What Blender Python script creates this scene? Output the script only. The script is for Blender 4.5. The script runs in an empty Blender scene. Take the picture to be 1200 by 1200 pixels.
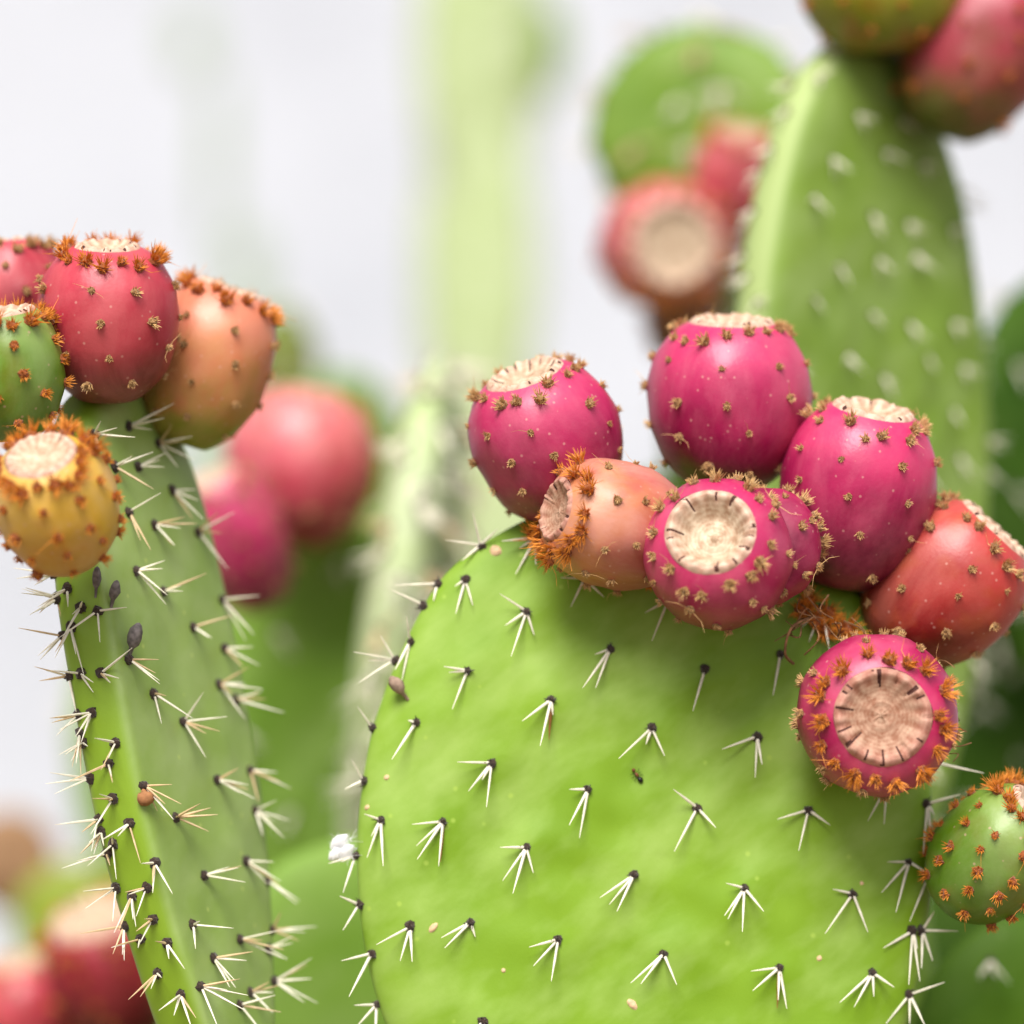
import bpy, math, random
import numpy as np
from mathutils import Vector, Matrix, noise
from mathutils.bvhtree import BVHTree

random.seed(7)
S = bpy.context.scene
C = S.collection
R = math.radians

# ------------------------------------------------------------------ camera, sky, sun, exposure
D, CH, PX = 1.2, 1.3, 0.0003          # focus distance, camera height, metres per photo pixel at the focus distance
cam = bpy.data.objects.new('camera', bpy.data.cameras.new('camera'))
C.objects.link(cam); S.camera = cam
cam.location = (0, -D, CH); cam.rotation_euler = (R(90), 0, 0)
cam.data.lens = 120; cam.data.sensor_width = 36
cam.data.clip_start = 0.05; cam.data.clip_end = 2000
cam.data.dof.use_dof = True
cam.data.dof.focus_distance = D - 0.014
cam.data.dof.aperture_fstop = 3.0

SUN_EL, SUN_AZ = 52, -12               # azimuth measured from straight behind the camera, negative = from the left
W = bpy.data.worlds.new('World'); S.world = W; W.use_nodes = True
nt = W.node_tree; nt.nodes.clear()
sky = nt.nodes.new('ShaderNodeTexSky'); sky.sky_type = 'NISHITA'; sky.sun_disc = False
sky.sun_elevation = R(SUN_EL); sky.sun_rotation = R(180 + SUN_AZ)
sky.air_density = 1.0; sky.dust_density = 2.0; sky.ozone_density = 1.0
hs = nt.nodes.new('ShaderNodeHueSaturation'); hs.inputs['Saturation'].default_value = 0.22   # thin bright overcast
bgn = nt.nodes.new('ShaderNodeBackground'); bgn.inputs['Strength'].default_value = 0.095
wo = nt.nodes.new('ShaderNodeOutputWorld')
nt.links.new(sky.outputs[0], hs.inputs['Color']); nt.links.new(hs.outputs[0], bgn.inputs['Color'])
nt.links.new(bgn.outputs[0], wo.inputs['Surface'])
sl = bpy.data.lights.new('sun', 'SUN'); sl.energy = 3.5; sl.angle = R(30); sl.color = (1, 0.96, 0.9)
sun = bpy.data.objects.new('sun', sl); C.objects.link(sun)
az, el = R(SUN_AZ), R(SUN_EL)
to_sun = Vector((math.sin(az) * math.cos(el), -math.cos(az) * math.cos(el), math.sin(el)))
sun.rotation_euler = to_sun.to_track_quat('Z', 'Y').to_euler(); sun.location = (-2, -2, 4)

S.view_settings.view_transform = 'Standard'; S.view_settings.look = 'None'
S.view_settings.exposure = 0.67; S.view_settings.gamma = 1.0
S.cycles.use_denoising = True
S.cycles.max_bounces = 6; S.cycles.diffuse_bounces = 3; S.cycles.glossy_bounces = 2; S.cycles.transmission_bounces = 2
S.cycles.caustics_reflective = False; S.cycles.caustics_refractive = False

# ------------------------------------------------------------------ helpers
CAMP = Vector((0, -D, CH))
def P(x, y, Y=0.0):
    k = PX * (D + Y) / D
    return Vector(((x - 600) * k, Y, CH - (y - 600) * k))
def SC(Y): return PX * (D + Y) / D

def link(o, parent=None):
    C.objects.link(o)
    if parent: o.parent = parent
    return o
def mesh(name, v, f, mats, mi=None, smooth=True):
    m = bpy.data.meshes.new(name)
    m.from_pydata([tuple(p) for p in v], [], f)
    for a in (mats if isinstance(mats, (list, tuple)) else [mats]): m.materials.append(a)
    if mi is not None: m.polygons.foreach_set('material_index', mi)
    if smooth: m.polygons.foreach_set('use_smooth', [True] * len(m.polygons))
    m.update()
    return m
def tag(o, label, cat=None, group=None):
    o['label'] = label
    if cat: o['category'] = cat
    if group: o['group'] = group

# ------------------------------------------------------------------ materials
def newmat(name):
    m = bpy.data.materials.new(name); m.use_nodes = True
    n = m.node_tree; b = n.nodes['Principled BSDF']
    return m, n, b
def plain(name, col, rough=0.7, sheen=0.0, spec=0.3, var=0.25, scale=400):
    m, n, b = newmat(name)
    tc = n.nodes.new('ShaderNodeTexCoord')
    ns = n.nodes.new('ShaderNodeTexNoise'); ns.inputs['Scale'].default_value = scale
    n.links.new(tc.outputs['Object'], ns.inputs['Vector'])
    rp = n.nodes.new('ShaderNodeValToRGB')
    rp.color_ramp.elements[0].position = 0.3; rp.color_ramp.elements[1].position = 0.7
    rp.color_ramp.elements[0].color = (*[c * (1 - var) for c in col], 1)
    rp.color_ramp.elements[1].color = (*[min(1, c * (1 + var)) for c in col], 1)
    n.links.new(ns.outputs['Fac'], rp.inputs['Fac']); n.links.new(rp.outputs['Color'], b.inputs['Base Color'])
    b.inputs['Roughness'].default_value = rough
    b.inputs['Specular IOR Level'].default_value = spec
    b.inputs['Sheen Weight'].default_value = sheen
    return m

def pad_mat(name, dark, light, waxy, scale=1.0, rough=0.42, waxmix=0.55, spec=0.35, rimcol=None):
    """cactus skin: two greens, a grey waxy bloom in slanting smears, fine pores and pale corky specks"""
    m, n, b = newmat(name); N, L = n.nodes, n.links
    tc = N.new('ShaderNodeTexCoord')
    n1 = N.new('ShaderNodeTexNoise'); n1.inputs['Scale'].default_value = 22 * scale; n1.inputs['Detail'].default_value = 3
    L.new(tc.outputs['Object'], n1.inputs['Vector'])
    r1 = N.new('ShaderNodeValToRGB'); e = r1.color_ramp.elements
    e[0].position = 0.35; e[1].position = 0.68; e[0].color = (*dark, 1); e[1].color = (*light, 1)
    L.new(n1.outputs['Fac'], r1.inputs['Fac'])
    mq = N.new('ShaderNodeMapping'); mq.inputs['Rotation'].default_value = (0, R(35), 0); L.new(tc.outputs['Object'], mq.inputs['Vector'])
    mp = N.new('ShaderNodeMapping'); mp.inputs['Scale'].default_value = (22 * scale, 30 * scale, 44 * scale)
    L.new(mq.outputs[0], mp.inputs['Vector'])
    n2 = N.new('ShaderNodeTexNoise'); n2.inputs['Scale'].default_value = 1.0; n2.inputs['Detail'].default_value = 4; n2.inputs['Roughness'].default_value = 0.55
    L.new(mp.outputs[0], n2.inputs['Vector'])
    r2 = N.new('ShaderNodeMapRange'); r2.inputs['From Min'].default_value = 0.42; r2.inputs['From Max'].default_value = 0.70
    r2.inputs['To Max'].default_value = waxmix
    L.new(n2.outputs['Fac'], r2.inputs['Value'])
    mx = N.new('ShaderNodeMixRGB'); L.new(r2.outputs[0], mx.inputs[0]); L.new(r1.outputs[0], mx.inputs[1]); mx.inputs[2].default_value = (*waxy, 1)
    vo = N.new('ShaderNodeTexVoronoi'); vo.inputs['Scale'].default_value = 90 * scale; vo.inputs['Randomness'].default_value = 1
    L.new(tc.outputs['Object'], vo.inputs['Vector'])
    r3 = N.new('ShaderNodeMapRange'); r3.inputs['From Min'].default_value = 0.05; r3.inputs['From Max'].default_value = 0.11
    r3.inputs['To Min'].default_value = 0.5; r3.inputs['To Max'].default_value = 0
    L.new(vo.outputs['Distance'], r3.inputs['Value'])
    m2 = N.new('ShaderNodeMixRGB'); L.new(r3.outputs[0], m2.inputs[0]); L.new(mx.outputs[0], m2.inputs[1]); m2.inputs[2].default_value = (min(1, light[0] * 1.6 + .05), min(1, light[1] * 1.4 + .03), light[2] + .06, 1)
    last = m2.outputs[0]
    if rimcol:                                        # rim colour: fresher skin plus the brighter light along the rim, painted in
        at = N.new('ShaderNodeAttribute'); at.attribute_name = 'rim'
        m4 = N.new('ShaderNodeMixRGB'); L.new(at.outputs['Fac'], m4.inputs[0]); L.new(last, m4.inputs[1]); m4.inputs[2].default_value = (*rimcol, 1); last = m4.outputs[0]
    L.new(last, b.inputs['Base Color'])
    n3 = N.new('ShaderNodeTexNoise'); n3.inputs['Scale'].default_value = 900 * scale; n3.inputs['Detail'].default_value = 2
    L.new(tc.outputs['Object'], n3.inputs['Vector'])
    bp = N.new('ShaderNodeBump'); bp.inputs['Strength'].default_value = 0.06; bp.inputs['Distance'].default_value = 0.0006
    L.new(n3.outputs['Fac'], bp.inputs['Height']); L.new(bp.outputs[0], b.inputs['Normal'])
    r4 = N.new('ShaderNodeMapRange'); r4.inputs['To Min'].default_value = rough; r4.inputs['To Max'].default_value = rough + 0.3
    L.new(n2.outputs['Fac'], r4.inputs['Value']); L.new(r4.outputs[0], b.inputs['Roughness'])
    b.inputs['Specular IOR Level'].default_value = spec
    return m

def fruit_mat(name, base, mid, top, bloom, L_len, bloom_amt=0.35, blotch=None):
    """fruit skin: ripeness and painted underside shade run from the base to the crown, blotches, dusty bloom, tiny pale pores"""
    m, n, b = newmat(name); N, L = n.nodes, n.links
    tc = N.new('ShaderNodeTexCoord')
    sx = N.new('ShaderNodeSeparateXYZ'); L.new(tc.outputs['Object'], sx.inputs[0])
    n0 = N.new('ShaderNodeTexNoise'); n0.inputs['Scale'].default_value = 45; n0.inputs['Detail'].default_value = 3
    oi = N.new('ShaderNodeObjectInfo')
    ad0 = N.new('ShaderNodeVectorMath'); L.new(tc.outputs['Object'], ad0.inputs[0]); L.new(oi.outputs['Location'], ad0.inputs[1])
    L.new(ad0.outputs[0], n0.inputs['Vector'])
    dv = N.new('ShaderNodeMath'); dv.operation = 'DIVIDE'; L.new(sx.outputs['Z'], dv.inputs[0]); dv.inputs[1].default_value = L_len
    ma = N.new('ShaderNodeMath'); ma.operation = 'MULTIPLY_ADD'; L.new(n0.outputs['Fac'], ma.inputs[0]); ma.inputs[1].default_value = 0.9; 
    sb = N.new('ShaderNodeMath'); sb.operation = 'SUBTRACT'; L.new(dv.outputs[0], sb.inputs[0]); sb.inputs[1].default_value = 0.45
    L.new(sb.outputs[0], ma.inputs[2])
    r = N.new('ShaderNodeValToRGB'); e = r.color_ramp.elements
    e[0].position = 0.08; e[0].color = (*base, 1); e[1].position = 0.92; e[1].color = (*top, 1)
    k = e.new(0.5); k.color = (*mid, 1)
    L.new(ma.outputs[0], r.inputs['Fac'])
    last = r.outputs[0]
    if blotch:
        nb = N.new('ShaderNodeTexNoise'); nb.inputs['Scale'].default_value = 70; nb.inputs['Detail'].default_value = 2
        L.new(ad0.outputs[0], nb.inputs['Vector'])
        rb = N.new('ShaderNodeMapRange'); rb.inputs['From Min'].default_value = 0.5; rb.inputs['From Max'].default_value = 0.72; rb.inputs['To Max'].default_value = 0.8
        L.new(nb.outputs['Fac'], rb.inputs['Value'])
        mb = N.new('ShaderNodeMixRGB'); L.new(rb.outputs[0], mb.inputs[0]); L.new(last, mb.inputs[1]); mb.inputs[2].default_value = (*blotch, 1)
        last = mb.outputs[0]
    mp = N.new('ShaderNodeMapping'); mp.inputs['Scale'].default_value = (42, 42, 20); L.new(ad0.outputs[0], mp.inputs['Vector'])
    n1 = N.new('ShaderNodeTexNoise'); n1.inputs['Scale'].default_value = 1; n1.inputs['Detail'].default_value = 9; n1.inputs['Roughness'].default_value = 0.68; n1.inputs['Distortion'].default_value = .4
    L.new(mp.outputs[0], n1.inputs['Vector'])
    r1 = N.new('ShaderNodeMapRange'); r1.inputs['From Min'].default_value = 0.41; r1.inputs['From Max'].default_value = 0.64; r1.inputs['To Max'].default_value = bloom_amt * 1.15
    L.new(n1.outputs['Fac'], r1.inputs['Value'])
    mx = N.new('ShaderNodeMixRGB'); L.new(r1.outputs[0], mx.inputs[0]); L.new(last, mx.inputs[1]); mx.inputs[2].default_value = (*bloom, 1)
    vo = N.new('ShaderNodeTexVoronoi'); vo.inputs['Scale'].default_value = 230; L.new(ad0.outputs[0], vo.inputs['Vector'])
    r3 = N.new('ShaderNodeMapRange'); r3.inputs['From Min'].default_value = 0.07; r3.inputs['From Max'].default_value = 0.15
    r3.inputs['To Min'].default_value = 0.42; r3.inputs['To Max'].default_value = 0
    L.new(vo.outputs['Distance'], r3.inputs['Value'])
    m2 = N.new('ShaderNodeMixRGB'); L.new(r3.outputs[0], m2.inputs[0]); L.new(mx.outputs[0], m2.inputs[1]); m2.inputs[2].default_value = (0.62, 0.36, 0.3, 1)
    L.new(m2.outputs[0], b.inputs['Base Color'])
    n3 = N.new('ShaderNodeTexNoise'); n3.inputs['Scale'].default_value = 700; n3.inputs['Detail'].default_value = 3
    L.new(tc.outputs['Object'], n3.inputs['Vector'])
    bp = N.new('ShaderNodeBump'); bp.inputs['Strength'].default_value = 0.12; bp.inputs['Distance'].default_value = 0.0006
    L.new(n3.outputs['Fac'], bp.inputs['Height']); L.new(bp.outputs[0], b.inputs['Normal'])
    r4 = N.new('ShaderNodeMapRange'); r4.inputs['To Min'].default_value = 0.26; r4.inputs['To Max'].default_value = 0.58
    L.new(n1.outputs['Fac'], r4.inputs['Value']); L.new(r4.outputs[0], b.inputs['Roughness'])
    b.inputs['Specular IOR Level'].default_value = 0.55
    return m

def scar_mat(name, a, c2, edge):
    """flower scar: growth rings and folds follow the scar's own radius and angle, flushed towards its lip"""
    m, n, b = newmat(name); N, L = n.nodes, n.links
    tc = N.new('ShaderNodeTexCoord')
    ra = N.new('ShaderNodeAttribute'); ra.attribute_name = 'ring'
    fo = N.new('ShaderNodeAttribute'); fo.attribute_name = 'fold'
    ns = N.new('ShaderNodeTexNoise'); ns.inputs['Scale'].default_value = 260; ns.inputs['Detail'].default_value = 5; ns.inputs['Roughness'].default_value = .65
    L.new(tc.outputs['Object'], ns.inputs['Vector'])
    k = N.new('ShaderNodeMath'); k.operation = 'MULTIPLY_ADD'; L.new(ra.outputs['Fac'], k.inputs[0]); k.inputs[1].default_value = 75
    k2 = N.new('ShaderNodeMath'); k2.operation = 'MULTIPLY'; L.new(ns.outputs['Fac'], k2.inputs[0]); k2.inputs[1].default_value = 9; L.new(k2.outputs[0], k.inputs[2])
    sn = N.new('ShaderNodeMath'); sn.operation = 'SINE'; L.new(k.outputs[0], sn.inputs[0])
    t1 = N.new('ShaderNodeMath'); t1.operation = 'MULTIPLY_ADD'; L.new(sn.outputs[0], t1.inputs[0]); t1.inputs[1].default_value = .035; L.new(ns.outputs['Fac'], t1.inputs[2])
    t2 = N.new('ShaderNodeMath'); t2.operation = 'MULTIPLY_ADD'; L.new(fo.outputs['Fac'], t2.inputs[0]); t2.inputs[1].default_value = .22; L.new(t1.outputs[0], t2.inputs[2])
    r = N.new('ShaderNodeValToRGB'); e = r.color_ramp.elements
    e[0].position = .34; e[0].color = (*a, 1); e[1].position = .72; e[1].color = (*c2, 1)
    L.new(t2.outputs[0], r.inputs['Fac'])
    mr = N.new('ShaderNodeMapRange'); mr.inputs['From Min'].default_value = .62; mr.inputs['From Max'].default_value = 1.0; mr.inputs['To Max'].default_value = .75
    L.new(ra.outputs['Fac'], mr.inputs['Value'])
    pw = N.new('ShaderNodeMath'); pw.operation = 'MULTIPLY'; L.new(mr.outputs[0], pw.inputs[0]); L.new(ns.outputs['Fac'], pw.inputs[1])
    mx = N.new('ShaderNodeMixRGB'); L.new(pw.outputs[0], mx.inputs[0]); L.new(r.outputs[0], mx.inputs[1]); mx.inputs[2].default_value = (*edge, 1)
    L.new(mx.outputs[0], b.inputs['Base Color'])
    bp = N.new('ShaderNodeBump'); bp.inputs['Strength'].default_value = .3; bp.inputs['Distance'].default_value = .0005
    L.new(t2.outputs[0], bp.inputs['Height']); L.new(bp.outputs[0], b.inputs['Normal'])
    b.inputs['Roughness'].default_value = .7; b.inputs['Specular IOR Level'].default_value = .3
    return m

G_MAIN = pad_mat('skin_bright_green', (0.138, 0.258, 0.005), (0.185, 0.325, 0.014), (0.30, 0.43, 0.10), waxmix=.75)
G_LEFT = pad_mat('skin_grey_green', (0.21, 0.32, 0.055), (0.27, 0.39, 0.09), (0.36, 0.46, 0.19), rough=0.34, spec=.6, rimcol=(.20, .33, .015))
G_RIGHT = pad_mat('skin_painted_rim_light', (0.14, 0.235, 0.025), (0.185, 0.29, 0.04), (0.26, 0.35, 0.12), rimcol=(.34, .43, .16))  # pale rim colour paints a rim light along the edge
G_BACK = pad_mat('skin_mid_green', (0.105, 0.205, 0.012), (0.15, 0.26, 0.022), (0.20, 0.29, 0.07))
G_DARK = pad_mat('skin_shaded_green', (0.022, 0.062, 0.004), (0.04, 0.09, 0.006), (0.06, 0.11, 0.02), spec=.12, rough=.6)  # shade on these pads is painted in as a darker green
G_PALE = pad_mat('skin_overexposed_green', (0.37, 0.46, 0.20), (0.43, 0.51, 0.27), (0.50, 0.55, 0.38))  # overexposed, hazy brightness painted in as a pale albedo
G_BLUE = pad_mat('skin_cool_green', (0.15, 0.28, 0.03), (0.20, 0.34, 0.05), (0.26, 0.37, 0.11), spec=.2)
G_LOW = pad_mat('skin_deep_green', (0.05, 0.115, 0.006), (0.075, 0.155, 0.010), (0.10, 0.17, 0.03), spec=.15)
BROWN = plain('dried_skin', (0.30, 0.17, 0.09), 0.85, scale=60)
WOOD = plain('corky_bark', (0.20, 0.15, 0.10), 0.9, scale=40)
SPINE = plain('ivory_spine', (0.78, 0.73, 0.60), 0.45, spec=0.4, var=0.12, scale=250)
SPINE_T = plain('tan_spine', (0.60, 0.43, 0.25), 0.5, spec=0.4, var=0.2, scale=250)
SPINE_R = plain('rusty_spine', (0.30, 0.12, 0.03), 0.6, var=0.3, scale=300)
AREOLE = plain('dark_areole_wool', (0.035, 0.020, 0.014), 0.95, sheen=0.3, var=0.5, scale=900)
TAN = plain('tan_areole_wool', (0.26, 0.14, 0.055), 0.95, sheen=0.3, var=0.4, scale=1500)
RUST = plain('rust_areole_wool', (0.26, 0.07, 0.015), 0.95, sheen=0.3, var=0.45, scale=1500)
GOLD = plain('golden_bristle', (0.54, 0.33, 0.14), 0.55, var=0.25, scale=600)
ORANGE = plain('orange_bristle', (0.62, 0.22, 0.03), 0.55, var=0.3, scale=600)
SCAR = scar_mat('cream_scar', (0.34, 0.21, 0.13), (0.66, 0.54, 0.40), (.62, .30, .26))
SCAR_PINK = scar_mat('pinkish_scar', (0.27, 0.12, 0.07), (0.52, 0.34, 0.24), (.50, .18, .17))
CRACK = plain('scar_crack', (0.07, 0.025, 0.02), 0.9)

# ------------------------------------------------------------------ small shared meshes
def cone(v, f, mi, p0, p1, r0, r1, m, sides=4, bend=None):
    """one tapered bristle or spine from p0 to p1, closed at the tip"""
    d = (p1 - p0); L = d.length
    if L < 1e-6: return
    d.normalize(); a = d.orthogonal().normalized(); b = d.cross(a)
    mid = (p0 + p1) * 0.5 + (bend if bend is not None else Vector((0, 0, 0)))
    rings = [(p0, r0), (mid, r0 * 0.84 + r1 * 0.16), (p1, r1)]
    s = len(v)
    for c, r in rings:
        for k in range(sides):
            t = 2 * math.pi * k / sides
            v.append(c + (a * math.cos(t) + b * math.sin(t)) * r)
    for i in range(2):
        for k in range(sides):
            k2 = (k + 1) % sides
            f.append((s + i * sides + k, s + i * sides + k2, s + (i + 1) * sides + k2, s + (i + 1) * sides + k)); mi.append(m)
    f.append(tuple(s + 2 * sides + k for k in range(sides))); mi.append(m)

def dome(v, f, mi, c, axis, r, h, m, seg=8, rows=3, jit=0.25, rng=random):
    axis = axis.normalized(); a = axis.orthogonal().normalized(); b = axis.cross(a)
    s = len(v)
    for i in range(rows):
        t = i / rows * math.pi / 2
        for k in range(seg):
            p = 2 * math.pi * (k + 0.5 * i) / seg
            rr = r * math.cos(t) * (1 + rng.uniform(-jit, jit))
            v.append(c + (a * math.cos(p) + b * math.sin(p)) * rr + axis * (h * math.sin(t) * (1 + rng.uniform(-jit, jit)) - (h * .3 if i == 0 else 0)))
    v.append(c + axis * h)
    for i in range(rows - 1):
        for k in range(seg):
            k2 = (k + 1) % seg
            f.append((s + i * seg + k, s + i * seg + k2, s + (i + 1) * seg + k2, s + (i + 1) * seg + k)); mi.append(m)
    for k in range(seg):
        f.append((s + (rows - 1) * seg + k, s + (rows - 1) * seg + (k + 1) % seg, s + rows * seg)); mi.append(m)

Z = Vector((0, 0, 1))
def tuft_mesh(name, rng, rad, n, blen, wool, bristle, hairs=0, spread=1.0):
    v, f, mi = [], [], []
    dome(v, f, mi, Vector((0, 0, 0)), Z, rad, rad * 1.15, 0, rng=rng, jit=0.3)
    for i in range(n):
        t = 2 * math.pi * rng.random(); sp = rng.uniform(0.15, spread)
        d = Vector((math.cos(t) * sp, math.sin(t) * sp, rng.uniform(.6, 1.1))).normalized()
        p0 = Vector((math.cos(t), math.sin(t), 0)) * rad * rng.uniform(.1, .75) + Z * rad * rng.uniform(.2, .8)
        ln = blen * rng.uniform(.55, 1.2)
        cone(v, f, mi, p0, p0 + d * ln, 0.00021, 0.00005, 1, 3)
    for i in range(hairs):
        t = 2 * math.pi * rng.random()
        d = Vector((math.cos(t), math.sin(t), rng.uniform(.15, .6))).normalized()
        ln = rng.uniform(.006, .012)
        cone(v, f, mi, Z * rad * .5, Z * rad * .5 + d * ln, 0.00014, 0.00004, 1, 3, bend=Vector((rng.uniform(-1, 1), rng.uniform(-1, 1), -0.5)) * 0.0012)
    return mesh(name, v, f, [wool, bristle], mi, smooth=False)
rg = random.Random(3)
TUFT_TAN = [tuft_mesh('glochid_tuft_tan', rg, 0.0020 * rg.uniform(.8, 1.2), 30, 0.0022 * rg.uniform(.8, 1.2), TAN, GOLD, hairs=(0, 0, 1, 0, 0, 0, 2, 0, 0, 0)[i], spread=.75) for i in range(10)]
TUFT_RUST = [tuft_mesh('glochid_tuft_rust', rg, 0.0022 * rg.uniform(.8, 1.15), 34, 0.0028 * rg.uniform(.8, 1.2), RUST, ORANGE, hairs=(0, 0, 1, 0)[i % 4], spread=.85) for i in range(8)]
TUFT_RIM = [tuft_mesh('glochid_tuft_rim', rg, 0.0021, 40, 0.0031 * rg.uniform(.7, 1.35), TAN, GOLD, hairs=(1, 0, 0)[i % 3], spread=1.0) for i in range(9)]
TUFT_RIMR = [tuft_mesh('glochid_tuft_rim_orange', rg, 0.0024, 48, 0.0040 * rg.uniform(.7, 1.3), RUST, ORANGE, hairs=(1, 0, 2)[i % 3], spread=1.0) for i in range(9)]

def spine_cluster_mesh(name, rng, n=(3, 5), ln=(0.010, 0.019), down=0.9, tan=False):
    """areole cushion at the origin, local Z is the skin normal, local -Y points down the pad"""
    v, f, mi = [], [], []
    dome(v, f, mi, Vector((0, 0, 0)), Z, 0.0021, 0.0019, 0, rng=rng)
    for i in range(rng.randint(*n)):
        a = rng.uniform(-1.25, 1.25)
        d = Vector((math.sin(a), -math.cos(a) * down, rng.uniform(.35, 1.1))).normalized()
        l = rng.uniform(*ln)
        cone(v, f, mi, Z * .0006, d * l, 0.00056 * rng.uniform(.8, 1.2), 0.00007, 1, 5)
    return mesh(name, v, f, [AREOLE, SPINE_T if tan else SPINE], mi, smooth=False)
CL = [spine_cluster_mesh('spine_cluster', rg) for i in range(8)]
CL_TAN = [spine_cluster_mesh('spine_cluster_tan', rg, n=(4, 7), ln=(0.011, 0.021), tan=(i % 4 == 0)) for i in range(8)]

# ------------------------------------------------------------------ pads
def closed_spline(pts, n):
    """Catmull-Rom through a closed list of 2D points, n samples"""
    pts = [Vector(p) for p in pts]; m = len(pts); out = []
    for i in range(n):
        t = i / n * m; k = int(t); u = t - k
        p0, p1, p2, p3 = pts[(k - 1) % m], pts[k % m], pts[(k + 1) % m], pts[(k + 2) % m]
        out.append(0.5 * ((2 * p1) + (p2 - p0) * u + (2 * p0 - 5 * p1 + 4 * p2 - p3) * u * u + (3 * p1 - p0 - 3 * p2 + p3) * u ** 3))
    return out
def obovate(hw, hl, narrow=0.55, wob=0.02, rng=random, sq=1.0):
    """outline of a pad: half width, half length, narrower towards the joint at the bottom"""
    out = []
    for i in range(28):
        t = 2 * math.pi * i / 28
        x, y = math.sin(t), math.cos(t)
        x = math.copysign(abs(x) ** (sq if y > 0 else 1), x); y = math.copysign(abs(y) ** (sq if y > 0 else 1), y)
        w = 1 - (1 - narrow) * max(0, -y + .15) ** 1.6 * .75
        out.append((x * hw * w * (1 + rng.uniform(-wob, wob)), y * hl * (1 + rng.uniform(-wob, wob))))
    return out

class Pad: pass
def make_pad(plant, center, u, vdir, outline, thick, mat, n=4.0, areoles=(), bump=0.0009, wave=0.0012, seg=112, rows=26, label=None, bend=0.0, seed=0):
    u = u.normalized(); vdir = (vdir - u * vdir.dot(u)).normalized(); w = u.cross(vdir).normalized()
    B = np.array([tuple(p) for p in closed_spline(outline, seg)])
    hl = np.abs(B[:, 1]).max(); hw = np.abs(B[:, 0]).max()
    rho = np.sin(np.pi / 2 * np.arange(rows + 1) / rows)
    A = np.array(areoles).reshape(-1, 3) if len(areoles) else np.zeros((0, 3))
    verts, faces = [], []
    def height(x, y, r, s):
        h = thick / 2 * max(0.0, 1 - r ** n) ** 0.5
        h += wave * (noise.noise(Vector((x * 26 + seed, y * 26, s * 5.0))) + .35 * noise.noise(Vector((x * 75 + seed, y * 75, s * 9.0)))) * (1 - r ** 3)
        if len(A):
            sel = A[A[:, 2] == s]
            if len(sel):
                d2 = (sel[:, 0] - x) ** 2 + (sel[:, 1] - y) ** 2
                h += bump * float(np.exp(-d2 / (2 * 0.006 ** 2)).max()) * min(1, (1 - r) * 6)
        return h
    for s in (1, -1):
        for j in range(rows + 1):
            r = float(rho[j])
            if s == -1 and j == rows: break
            for i in range(seg if j else 1):
                x, y = float(B[i, 0] * r), float(B[i, 1] * r)
                if j == 0: x = y = 0.0
                verts.append(u * x + vdir * y + w * (s * height(x, y, r, s) + bend * (x / hw) ** 2 * hw))
    nf = 1 + rows * seg
    def idx(s, j, i):
        i %= seg
        if s == 1: return 0 if j == 0 else 1 + (j - 1) * seg + i
        if j == rows: return 1 + (rows - 1) * seg + i
        return nf if j == 0 else nf + 1 + (j - 1) * seg + i
    for s in (1, -1):
        for j in range(rows):
            for i in range(seg):
                q = [idx(s, j, i), idx(s, j + 1, i), idx(s, j + 1, i + 1), idx(s, j, i + 1)]
                if j == 0: q = [q[0], q[1], q[2]]
                if s == 1: q.reverse()
                faces.append(q)
    me = mesh('pad', verts, faces, mat)
    rv = []
    for s in (1, -1):
        for j in range(rows + 1):
            if s == -1 and j == rows: break
            k_ = min(1.0, max(0.0, (float(rho[j]) - .955) / .03)); rv += [k_] * (seg if j else 1)
    me.attributes.new('rim', 'FLOAT', 'POINT').data.foreach_set('value', rv)
    o = bpy.data.objects.new('pad', me); link(o, plant); o.location = center - plant.location
    if label: o['label'] = label
    p = Pad(); p.o, p.c, p.u, p.v, p.w, p.B, p.thick, p.n, p.hw, p.hl = o, center, u, vdir, w, B, thick, n, hw, hl
    p.bvh = BVHTree.FromPolygons([tuple(center + q) for q in verts], faces)
    return p

def hit(p, x, y, Y=None):
    d = (P(x, y, 0) - CAMP).normalized()
    h, nn, i, dist = p.bvh.ray_cast(CAMP, d)
    if h is None:                                     # beside the pad: the rim point closest to that line of sight
        t = (p.c - CAMP).dot(d)
        h, nn, i, dist = p.bvh.find_nearest(CAMP + d * t)
        t = (h - CAMP).dot(d); h, nn, i, dist = p.bvh.find_nearest(CAMP + d * t)
    if nn.dot(d) > 0.3: nn = -nn
    return h, nn

def add_cluster(p, base, nrm, me, scale=1.0, spin=0.0):
    z = nrm.normalized(); y = (p.v - z * p.v.dot(z))
    if y.length < 1e-3: y = z.orthogonal()
    y.normalize(); x = y.cross(z)
    M = Matrix((x, y, z)).transposed() @ Matrix.Rotation(spin, 3, 'Z')
    o = bpy.data.objects.new('spine_cluster', me); link(o, p.o)
    o.matrix_local = Matrix.Translation(base - p.c) @ (M.to_4x4() @ Matrix.Scale(scale, 4))
    return o

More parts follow.
